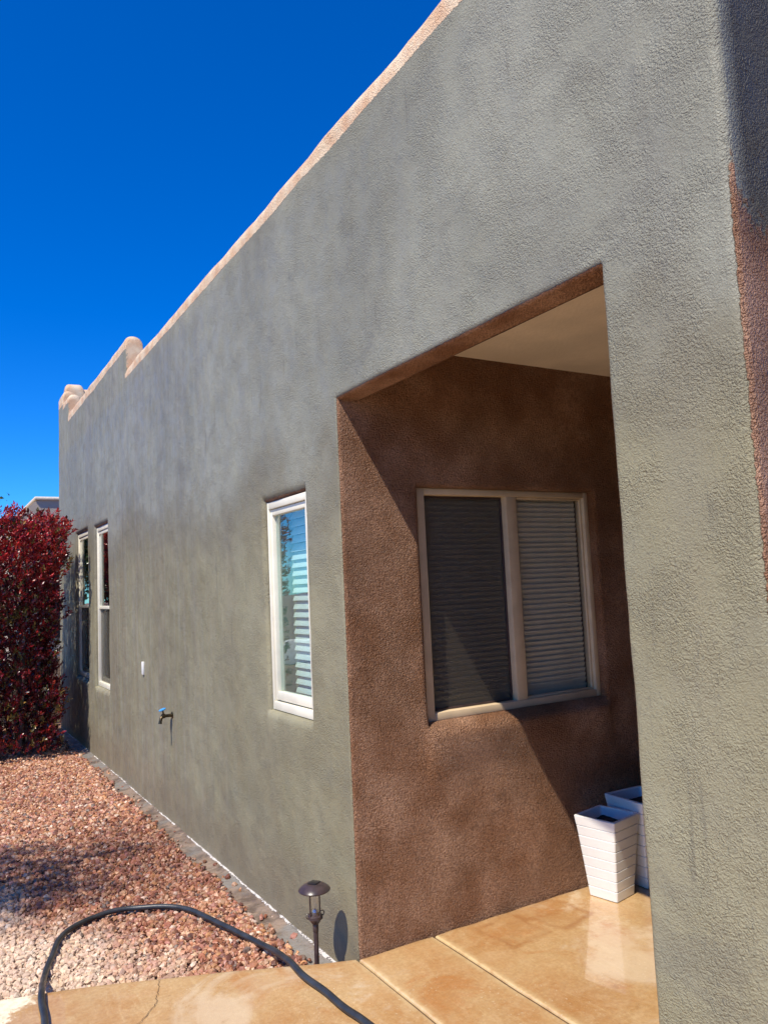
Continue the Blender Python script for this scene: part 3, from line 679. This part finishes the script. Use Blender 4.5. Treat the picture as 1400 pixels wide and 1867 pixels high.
# ------------------------------------------------------------------ gravel
def gravel():
    bm = bmesh.new(); bmesh.ops.create_icosphere(bm, subdivisions=1, radius=1.0)
    base = np.array([v.co[:] for v in bm.verts]); faces = np.array([[v.index for v in f.verts] for f in bm.faces]); bm.free()
    pts = []
    def strip_w(y): return 0.150 + 0.035 * noise.noise(Vector((y * 2.2, 0, 0))) + 0.02 * noise.noise(Vector((y * 9, 3, 0)))
    def add(y0, y1, x0, x1, pitch, size, layers):
        nx = int((x1 - x0) / pitch); ny = int((y1 - y0) / pitch)
        for L in range(layers):
            for i in range(nx):
                for j in range(ny):
                    x = x0 + (i + rnd.random()) * pitch; y = y0 + (j + rnd.random()) * pitch
                    if y < edge_y(x) + 0.008: continue
                    over = x + strip_w(y) - 0.015
                    if x > -0.03: continue
                    if over > 0 and rnd.random() < min(0.97, 0.55 + over * 9): continue
                    s = size * (0.42 + 1.05 * rnd.random() ** 1.9)
                    hill = 0.014 * noise.noise(Vector((x * 2.2, y * 2.2, 0)))
                    pts.append((x, y, ZG + 0.004 + s * 0.35 + L * size * 0.75 + hill, s))
    add(3.1, 5.2, -2.4, 0.0, 0.0175, 0.0152, 2)
    add(5.2, 9.8, -2.2, 0.0, 0.0195, 0.0162, 2)
    add(9.8, 12.5, -2.0, 0.0, 0.035, 0.020, 1)
    P = np.array(pts); N = len(P)
    T = []
    for k in range(16):
        b = base * (1 + nrng.uniform(-0.30, 0.25, (12, 1))) * nrng.uniform(0.72, 1.22, 3); T.append(b)
    T = np.array(T)[nrng.integers(0, 16, N)]
    T[:, :, 2] *= 0.78
    q = nrng.normal(size=(N, 4)); q[:, 1:3] *= 0.45; q /= np.linalg.norm(q, axis=1)[:, None]
    w, x, y, z = q.T
    RM = np.stack([1 - 2 * (y * y + z * z), 2 * (x * y - z * w), 2 * (x * z + y * w), 2 * (x * y + z * w), 1 - 2 * (x * x + z * z), 2 * (y * z - x * w), 2 * (x * z - y * w), 2 * (y * z + x * w), 1 - 2 * (x * x + y * y)], 1).reshape(N, 3, 3)
    V = np.einsum('nij,nkj->nki', RM, T * P[:, None, 3:4]) + P[:, None, :3]
    V = V.reshape(-1, 3); Fc = (faces[None] + (np.arange(N) * 12)[:, None, None]).reshape(-1, 3)
    me = bpy.data.meshes.new('gravel'); me.vertices.add(len(V)); me.vertices.foreach_set('co', V.ravel())
    me.loops.add(Fc.size); me.loops.foreach_set('vertex_index', Fc.ravel().astype(np.int32))
    me.polygons.add(len(Fc)); me.polygons.foreach_set('loop_start', np.arange(0, Fc.size, 3, dtype=np.int32)); me.polygons.foreach_set('loop_total', np.full(len(Fc), 3, dtype=np.int32))
    pal = np.array([(0.50, 0.255, 0.145), (0.60, 0.37, 0.23), (0.36, 0.155, 0.085), (0.68, 0.49, 0.32), (0.42, 0.21, 0.145), (0.20, 0.095, 0.07), (0.60, 0.35, 0.17), (0.22, 0.18, 0.15), (0.78, 0.68, 0.54), (0.50, 0.27, 0.21)])
    ci = nrng.choice(len(pal), N, p=[.15, .16, .13, .12, .11, .09, .11, .04, .04, .05])
    col = np.clip(pal[ci] * nrng.uniform(0.7, 1.25, (N, 1)), 0, 1)
    col = np.concatenate([np.repeat(col, 12, 0), np.ones((N * 12, 1))], 1).astype(np.float32)
    a = me.attributes.new('stone', 'FLOAT_COLOR', 'POINT'); a.data.foreach_set('color', col.ravel())
    me.update(calc_edges=True); me.polygons.foreach_set('use_smooth', np.zeros(len(me.polygons), dtype=bool)); me.materials.append(M_GR)
    o = link('gravel', me); return tag(o, 'reddish crushed gravel bed, wet near the wall and dry cream at the left', 'gravel', kind='stuff')
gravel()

# ------------------------------------------------------------------ plants
def leaf_mesh(name, pos, nrm_dir, length, cols, parent, wid=0.40):
    """pos Nx3, dir Nx3 unit (leaf axis), one folded pointed leaf each"""
    N = len(pos); d = nrm_dir / np.linalg.norm(nrm_dir, axis=1)[:, None]
    r = nrng.normal(size=(N, 3)); s = np.cross(d, r); s /= np.linalg.norm(s, axis=1)[:, None]; n = np.cross(s, d)
    L = length[:, None]; w = L * wid * 0.5
    b = pos; t = pos + d * L + n * L * -0.12; m = pos + d * L * 0.5 + n * L * 0.02
    l1 = pos + d * L * 0.48 + s * w + n * L * 0.10; r1 = pos + d * L * 0.48 - s * w + n * L * 0.10
    V = np.stack([b, l1, t, r1, m], 1).reshape(-1, 3)
    f = np.array([[0, 4, 1], [1, 4, 2], [0, 3, 4], [4, 3, 2]])
    F = (f[None] + (np.arange(N) * 5)[:, None, None]).reshape(-1, 3)
    me = bpy.data.meshes.new(name); me.vertices.add(len(V)); me.vertices.foreach_set('co', V.ravel())
    me.loops.add(F.size); me.loops.foreach_set('vertex_index', F.ravel().astype(np.int32))
    me.polygons.add(len(F)); me.polygons.foreach_set('loop_start', np.arange(0, F.size, 3, dtype=np.int32)); me.polygons.foreach_set('loop_total', np.full(len(F), 3, dtype=np.int32))
    c = np.concatenate([np.repeat(cols, 5, 0), np.ones((N * 5, 1))], 1).astype(np.float32)
    a = me.attributes.new('leafcol', 'FLOAT_COLOR', 'POINT'); a.data.foreach_set('color', c.ravel())
    me.update(calc_edges=True); me.materials.append(M_LF)
    return link(name, me, parent)

def red_shrub():
    root = tag(empty('photinia_shrub', (-1.0, 10.2, ZG)), 'tall glossy crimson leaved shrub at the far left beside the house wall', 'shrub')
    root_inv = Matrix.Translation((1.0, -10.2, -ZG))
    x0, x1, y0, y1 = -2.3, -0.185, 9.36, 11.1
    def top(x, y): return 2.56 + 0.18 * noise.noise(Vector((x * 2.3, y * 2.3, 3))) + 0.10 * noise.noise(Vector((x * 7, y * 7, 3))) - 0.22 * max(0, (x + 0.50) / 0.35) ** 2
    tw, dr = [], []
    rr = random.Random(5)
    while len(tw) < 11000:
        x = rr.uniform(x0, x1); y = rr.uniform(y0 - 0.12, y1); z = rr.uniform(-0.05, 2.85)
        T = top(x, y)
        bul = 0.10 * noise.noise(Vector((x * 2.5, z * 2.5, 1.0))) + 0.06 * noise.noise(Vector((y * 3.5, z * 4, 6.0)))
        dist = min(T - z, (y - y0 + (0.10 if z > 1.55 else -0.08 if x < -0.42 else 0)) + bul, (x1 - x) + bul - 0.05 + ((0.06 if z < 0.9 else 0.09) if z < 1.9 else 0.09 * max(0, 2.1 - z) / 0.2) * -1 * (1 if z < 2.1 else 0), (y1 - y), (x - x0))
        if dist < 0: continue
        keep = math.exp(-dist / 0.16) if z > 0.75 else math.exp(-dist / 0.20) * 0.55
        if noise.noise(Vector((x * 4.2, y * 4.2, z * 4.2))) < -0.22: keep *= 0.25
        if rr.random() > keep + 0.22: continue
        cx, cy, cz = (x - (x0 + x1) / 2) * 0.45, (y - (y0 + y1) / 2) * 0.6, 0.75
        tw.append((x, y, z, dist)); dr.append((cx + rr.uniform(-.4, .4), cy + rr.uniform(-.4, .4), cz))
    P, D, Ln, Co = [], [], [], []
    for (x, y, z, dist), d in zip(tw, dr):
        d = Vector(d).normalized(); k = rr.randint(7, 11); lit_tone = rr.random() < (0.75 if z > 1.8 else 0.30)  # bright leaves mostly high up: sunlit top, shaded lower half put into leaf colour
        old = (not lit_tone) and rr.random() < 0.22
        for i in range(k):
            a = rr.uniform(0, 6.28); s = d.orthogonal().normalized(); s.rotate(Matrix.Rotation(a, 3, d))
            spread = rr.uniform(0.35, 1.25)
            P.append((x + d.x * i * .008 + rr.uniform(-.012, .012), y + d.y * i * .008 + rr.uniform(-.012, .012), z + d.z * i * .008)); D.append(tuple(d + s * spread)); Ln.append(rr.uniform(0.034, 0.062))
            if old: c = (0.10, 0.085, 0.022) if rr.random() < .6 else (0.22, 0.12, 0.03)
            elif lit_tone: c = rr.choice([(0.22, 0.010, 0.014), (0.30, 0.020, 0.018), (0.16, 0.007, 0.014), (0.26, 0.035, 0.018)])
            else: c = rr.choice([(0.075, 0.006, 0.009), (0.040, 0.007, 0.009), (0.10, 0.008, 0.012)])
            v = rr.uniform(0.7, 1.4) * (1.6 if lit_tone and z > 2.0 else 1.15); Co.append((c[0] * v, c[1] * v, c[2] * v))  # top leaves lifted further, sun put into their colour
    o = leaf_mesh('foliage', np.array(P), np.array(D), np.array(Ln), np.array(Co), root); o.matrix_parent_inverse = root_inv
    m = MB()
    for i in range(15):
        bx, by = rr.uniform(-1.6, -0.5), rr.uniform(9.75, 10.7)
        tx, ty = min(-0.35, bx + rr.uniform(-.5, .45)), max(9.55, by + rr.uniform(-.5, .3))
        pts = spline([(bx, by, ZG - 0.02), (bx + rr.uniform(-.08, .08), by, 0.5), ((bx + tx) / 2, (by + ty) / 2, 1.2), (tx, ty, rr.uniform(1.7, 2.3))], 5)
        m.tube(pts, [0.022 * (1 - 0.75 * k / len(pts)) for k in range(len(pts))], 6)
        for q in range(5):
            b = pts[rr.randint(4, len(pts) - 3)]; e = b + Vector((rr.uniform(-.35, .35), rr.uniform(-.35, .2), rr.uniform(.15, .45)))
            e.x = min(e.x, -0.3); m.tube([b, (b + e) / 2 + Vector((0, 0, .03)), e], [0.007, 0.005, 0.003], 5)
    o = m.build('stems', M_BARK, root); o.matrix_parent_inverse = root_inv
red_shrub()

def tree(x, y, h, crown_c, crown_r, nleaf, cols, lab, seed, leaf=0.05, nl=18):
    rr = random.Random(seed); root = tag(empty('tree', (x, y, ZG)), lab, 'tree')
    inv = Matrix.Translation((-x, -y, -ZG)); m = MB(); cc = Vector(crown_c); b0 = Vector((x, y, ZG - 0.05))
    fork = b0.lerp(Vector((cc.x, cc.y, cc.z - crown_r[2])), 0.75)
    m.tube(spline([b0, b0.lerp(fork, .5) + Vector((.05, .04, 0)), fork], 4), [0.11 * h / 5 * (1 - .06 * k) for k in range(9)], 10)
    tips = []
    for i in range(nl):
        d = Vector((rr.gauss(0, 1), rr.gauss(0, 1), rr.gauss(0, .8))).normalized() * rr.uniform(0.55, 1.0)
        e = cc + Vector((d.x * crown_r[0], d.y * crown_r[1], d.z * crown_r[2])); mid = fork.lerp(e, .5) + Vector((0, 0, .12))
        pts = spline([fork, mid, e], 4); m.tube(pts, [0.035 * h / 5 * (1 - .8 * k / len(pts)) for k in range(len(pts))], 6); tips += [e, pts[-3], pts[-2], pts[-4]]
    t = m.build('trunk', M_BARK, root); t.matrix_parent_inverse = inv
    cl = []
    for t_ in tips:
        for _ in range(3): cl.append(t_ + Vector((rr.gauss(0, 1) * crown_r[0], rr.gauss(0, 1) * crown_r[1], rr.gauss(0, 1) * crown_r[2])) * 0.16)
    cl = np.array([c[:] for c in cl]); ids = nrng.integers(0, len(cl), nleaf)
    P = cl[ids] + nrng.normal(size=(nleaf, 3)) * np.array(crown_r) * 0.10; D = nrng.normal(size=(nleaf, 3)); D[:, 2] += .3
    col = np.array(cols)[nrng.integers(0, len(cols), nleaf)] * nrng.uniform(.75, 1.25, (nleaf, 1))
    o = leaf_mesh('crown', P, D, nrng.uniform(.6, 1.2, nleaf) * leaf, col, root, 0.55); o.matrix_parent_inverse = inv
GREEN = [(0.06, 0.10, 0.022), (0.045, 0.075, 0.02), (0.09, 0.13, 0.035)]
tree(-4.9, 4.4, 5.4, (-4.45, 4.25, 5.0), (1.20, 0.80, 0.50), 10000, GREEN, 'open crowned green tree in the gravel yard whose branches shade the gravel', 3, leaf=0.06, nl=26)
tree(-2.6, 19.5, 6, (-2.9, 19.5, 3.6), (2.3, 1.6, 2.0), 20000, GREEN, 'round green tree far behind the red shrub', 8, leaf=0.12, nl=26)

# ------------------------------------------------------------------ neighbours behind
nb = tag(empty('neighbour_house', (4.5, 22, ZG)), 'pale tan flat topped stucco house in the background behind the red shrub', 'house')
def nb_part(name, mb, mat): o = mb.build(name, mat, nb); o.matrix_parent_inverse = Matrix.Translation((-4.5, -22, -ZG)); return o
m = MB()
vs = []
pr = [(0.35, ZG), (0.35, 3.55), (0.46, 3.82), (0.62, 3.98), (0.75, 4.02), (8.5, 4.02), (8.5, ZG)]
for yy in (20.0, 27.0): vs.append([m.b.verts.new((x, yy, z)) for x, z in pr])
m.b.faces.new(vs[0]); m.b.faces.new(vs[1][::-1])
for i in range(len(pr)): j = (i + 1) % len(pr); m.b.faces.new((vs[0][i], vs[0][j], vs[1][j], vs[1][i]))
nb_part('wall', m, M_NB)
m = MB(); m.box(0.62, 8.5, 19.94, 27.0, 4.02, 4.10, 0.03); nb_part('roof', m, simple('sunlit_coping', (0.78, 0.66, 0.50), 0.8))  # coping paler than the walls: its sunlight is put into the colour
m = MB(); m.box(0.9, 2.3, 19.97, 20.02, 0.75, 2.3); nb_part('window', m, M_PAN)
gw = MB(); gw.box(-8, 0.9, 17.2, 17.4, ZG, 0.42, 0.03)
tag(gw.build('garden_wall', simple('white_wall', (0.76, 0.70, 0.62), 0.8, bump=0.004, bs=40)), 'low white garden wall glimpsed through the red shrub', 'wall')

fn = MB()
for i in range(26): fn.box(-2.2 + i * 0.125, -2.085 + i * 0.125, 12.30, 12.325, ZG, 0.80 + rnd.uniform(-.008, .008), 0.003)
fn.box(-2.2, 1.05, 12.326, 12.37, 0.1, 0.19); fn.box(-2.2, 1.05, 12.326, 12.37, 0.55, 0.64)
tag(fn.build('low_fence', M_BARK), 'low dark wooden fence in the shade behind the red shrub', 'fence')

# ------------------------------------------------------------------ pots
def rsq(h, r, n=4):
    out = []
    for (sx, sy, a0) in ((1, 1, 0), (-1, 1, 90), (-1, -1, 180), (1, -1, 270)):
        for k in range(n + 1):
            a = R(a0 + 90 * k / n); out.append((sx * (h - r) + r * math.cos(a), sy * (h - r) + r * math.sin(a)))
    return out
def pot(loc, rz, H, ht, hb, lab):
    root = tag(empty('planter_pot', loc, rz), lab, 'planter', 'white tapered planters on the porch')
    prof = []
    nb_ = 8; top = H - 0.0
    bands = [H * k / nb_ for k in range(nb_ + 1)]
    for i in range(nb_):
        z0, z1 = bands[i], bands[i + 1]
        def hw(z): return hb + (ht - hb) * (z / H) ** 1.05
        gz = 0.0028
        prof += [(hw(z0) - 0.0035, z0), (hw(z0), z0 + gz), (hw(z1), z1 - gz), (hw(z1) - 0.0035, z1)] if i < nb_ - 1 else [(hw(z0) - 0.0035, z0), (hw(z0) + .001, z0 + gz), (hw(z1) + 0.001, z1 - 0.008), (hw(z1) + 0.001, z1 - 0.003), (hw(z1) - 0.002, z1)]
    wt = 0.013
    prof += [(ht - wt, H), (ht - wt - 0.003, H - 0.004), (ht - wt - 0.012, H * 0.55), (ht - wt - 0.02, H * 0.50)]
    m = MB(); rings = [[m.b.verts.new((x, y, z)) for x, y in rsq(h, 0.010)] for h, z in prof]
    n = len(rings[0])
    for A, B in zip(rings, rings[1:]):
        for i in range(n): m.b.faces.new((A[i], A[(i + 1) % n], B[(i + 1) % n], B[i]))
    m.b.faces.new(rings[0][::-1])
    m.build('pot_body', M_POT, root, smooth=25)
    m = MB(); hs_ = ht - wt - 0.004; k = 14
    gv = [[m.b.verts.new((-hs_ + 2 * hs_ * i / k, -hs_ + 2 * hs_ * j / k, H * 0.88 + 0.010 * noise.noise(Vector((i * .9, j * .9, loc[0]))))) for j in range(k + 1)] for i in range(k + 1)]
    for i in range(k):
        for j in range(k): m.b.faces.new((gv[i][j], gv[i + 1][j], gv[i + 1][j + 1], gv[i][j + 1]))
    m.build('soil', M_SOIL, root)
pot((1.362, 2.990, 0.001), R(11.0), 0.395, 0.117, 0.080, 'white ribbed square planter in front, its left side in full sun')
pot((1.640, 3.010, 0.001), R(-2), 0.440, 0.132, 0.088, 'white ribbed square planter in shade, mostly hidden behind the column and the other planter')

# ------------------------------------------------------------------ path light
def path_light():
    lx, ly = -0.152, 3.264
    root = tag(empty('path_light', (lx, ly, ZG)), 'dark bronze solar path light on a stake in front of the grey wall', 'garden light')
    k = -ZG
    m = MB(); m.lathe([(0.0, 0.283 + k), (0.030, 0.284 + k), (0.066, 0.284 + k), (0.070, 0.287 + k), (0.0705, 0.290 + k), (0.067, 0.295 + k), (0.054, 0.305 + k), (0.040, 0.313 + k), (0.034, 0.316 + k), (0.030, 0.3165 + k), (0.0, 0.317 + k)], n=48, cap=False); lid = m.build('lid', M_BRZ, root)
    m = MB(); m.box(-0.021, 0.021, -0.021, 0.021, 0.3175 + k, 0.3205 + k, 0.001); m.build('solar_panel', M_PAN, lid, matrix=Matrix.Rotation(R(35), 4, 'Z'))
    m = MB(); m.lathe([(0.0255, 0.184 + k), (0.0255, 0.282 + k), (0.0235, 0.282 + k), (0.0235, 0.184 + k)], n=32, cap=False); m.build('glass_tube', M_GC, root)
    for a in (20, 110, 200, 290):
        m = MB(); c, s = math.cos(R(a)), math.sin(R(a)); m.tube([(0.030 * c, 0.030 * s, 0.168 + k), (0.030 * c, 0.030 * s, 0.284 + k)], 0.0028, 8); m.build('strut', M_BRZ, root)
    m = MB(); m.lathe([(0.012, 0.142 + k), (0.018, 0.150 + k), (0.027, 0.164 + k), (0.033, 0.168 + k), (0.033, 0.180 + k), (0.028, 0.184 + k), (0.010, 0.188 + k), (0.006, 0.200 + k), (0.0, 0.202 + k)], n=32, cap=False)
    for sx in (-1, 1):
        m.tube([(sx * 0.032 + 0.011 * math.cos(t), 0.0, 0.183 + k + 0.011 * math.sin(t)) for t in [i * math.pi / 6 for i in range(13)]], 0.0022, 6)
    cu = m.build('lamp_cup', M_BRZ, root)
    m = MB(); m.lathe([(0.0, 0.186 + k), (0.011, 0.188 + k), (0.013, 0.196 + k), (0.009, 0.206 + k), (0.0, 0.209 + k)], n=20, cap=False); m.build('bulb', simple('chrome_reflector', (0.7, 0.72, 0.75), 0.15, metal=0.8), root)
    m = MB(); m.lathe([(0.008, -0.02), (0.0105, 0.0), (0.0105, 0.110 + k), (0.012, 0.112 + k), (0.013, 0.142 + k), (0.011, 0.146 + k)], n=20); m.build('stake', M_BRZ, root)
path_light()

# ------------------------------------------------------------------ hose
hp = [(-1.30, 2.2, 0.016), (-1.28, 2.9, 0.016), (-1.234, 3.372, 0.016), (-1.226, 3.517, 0.016), (-1.214, 3.636, 0.014), (-1.195, 3.78, -0.02), (-1.158, 3.993, -0.078), (-1.100, 4.208, -0.083), (-1.036, 4.398, -0.080), (-0.94, 4.516, -0.082),
      (-0.834, 4.571, -0.084), (-0.733, 4.582, -0.080), (-0.623, 4.553, -0.083), (-0.495, 4.474, -0.080), (-0.405, 4.37, -0.082), (-0.351, 4.207, -0.082), (-0.296, 3.978, -0.080), (-0.250, 3.737, -0.070), (-0.245, 3.52, -0.035), (-0.268, 3.30, 0.008), (-0.278, 3.155, 0.016), (-0.262, 2.97, 0.016), (-0.251, 2.803, 0.016), (-0.236, 2.66, 0.016), (-0.20, 2.2, 0.016), (-0.35, 1.6, 0.016)]
m = MB(); sp = spline(hp, 10)
sp = [p + Vector((0.0045 * noise.noise(p * 7), 0.0045 * noise.noise(p * 9 + Vector((5, 5, 5))), 0)) for p in sp]
m.tube(sp, 0.0136, 14)
tag(m.build('garden_hose', M_HOSE, smooth=60), 'black rubber garden hose looping over the gravel and across the paving', 'hose')
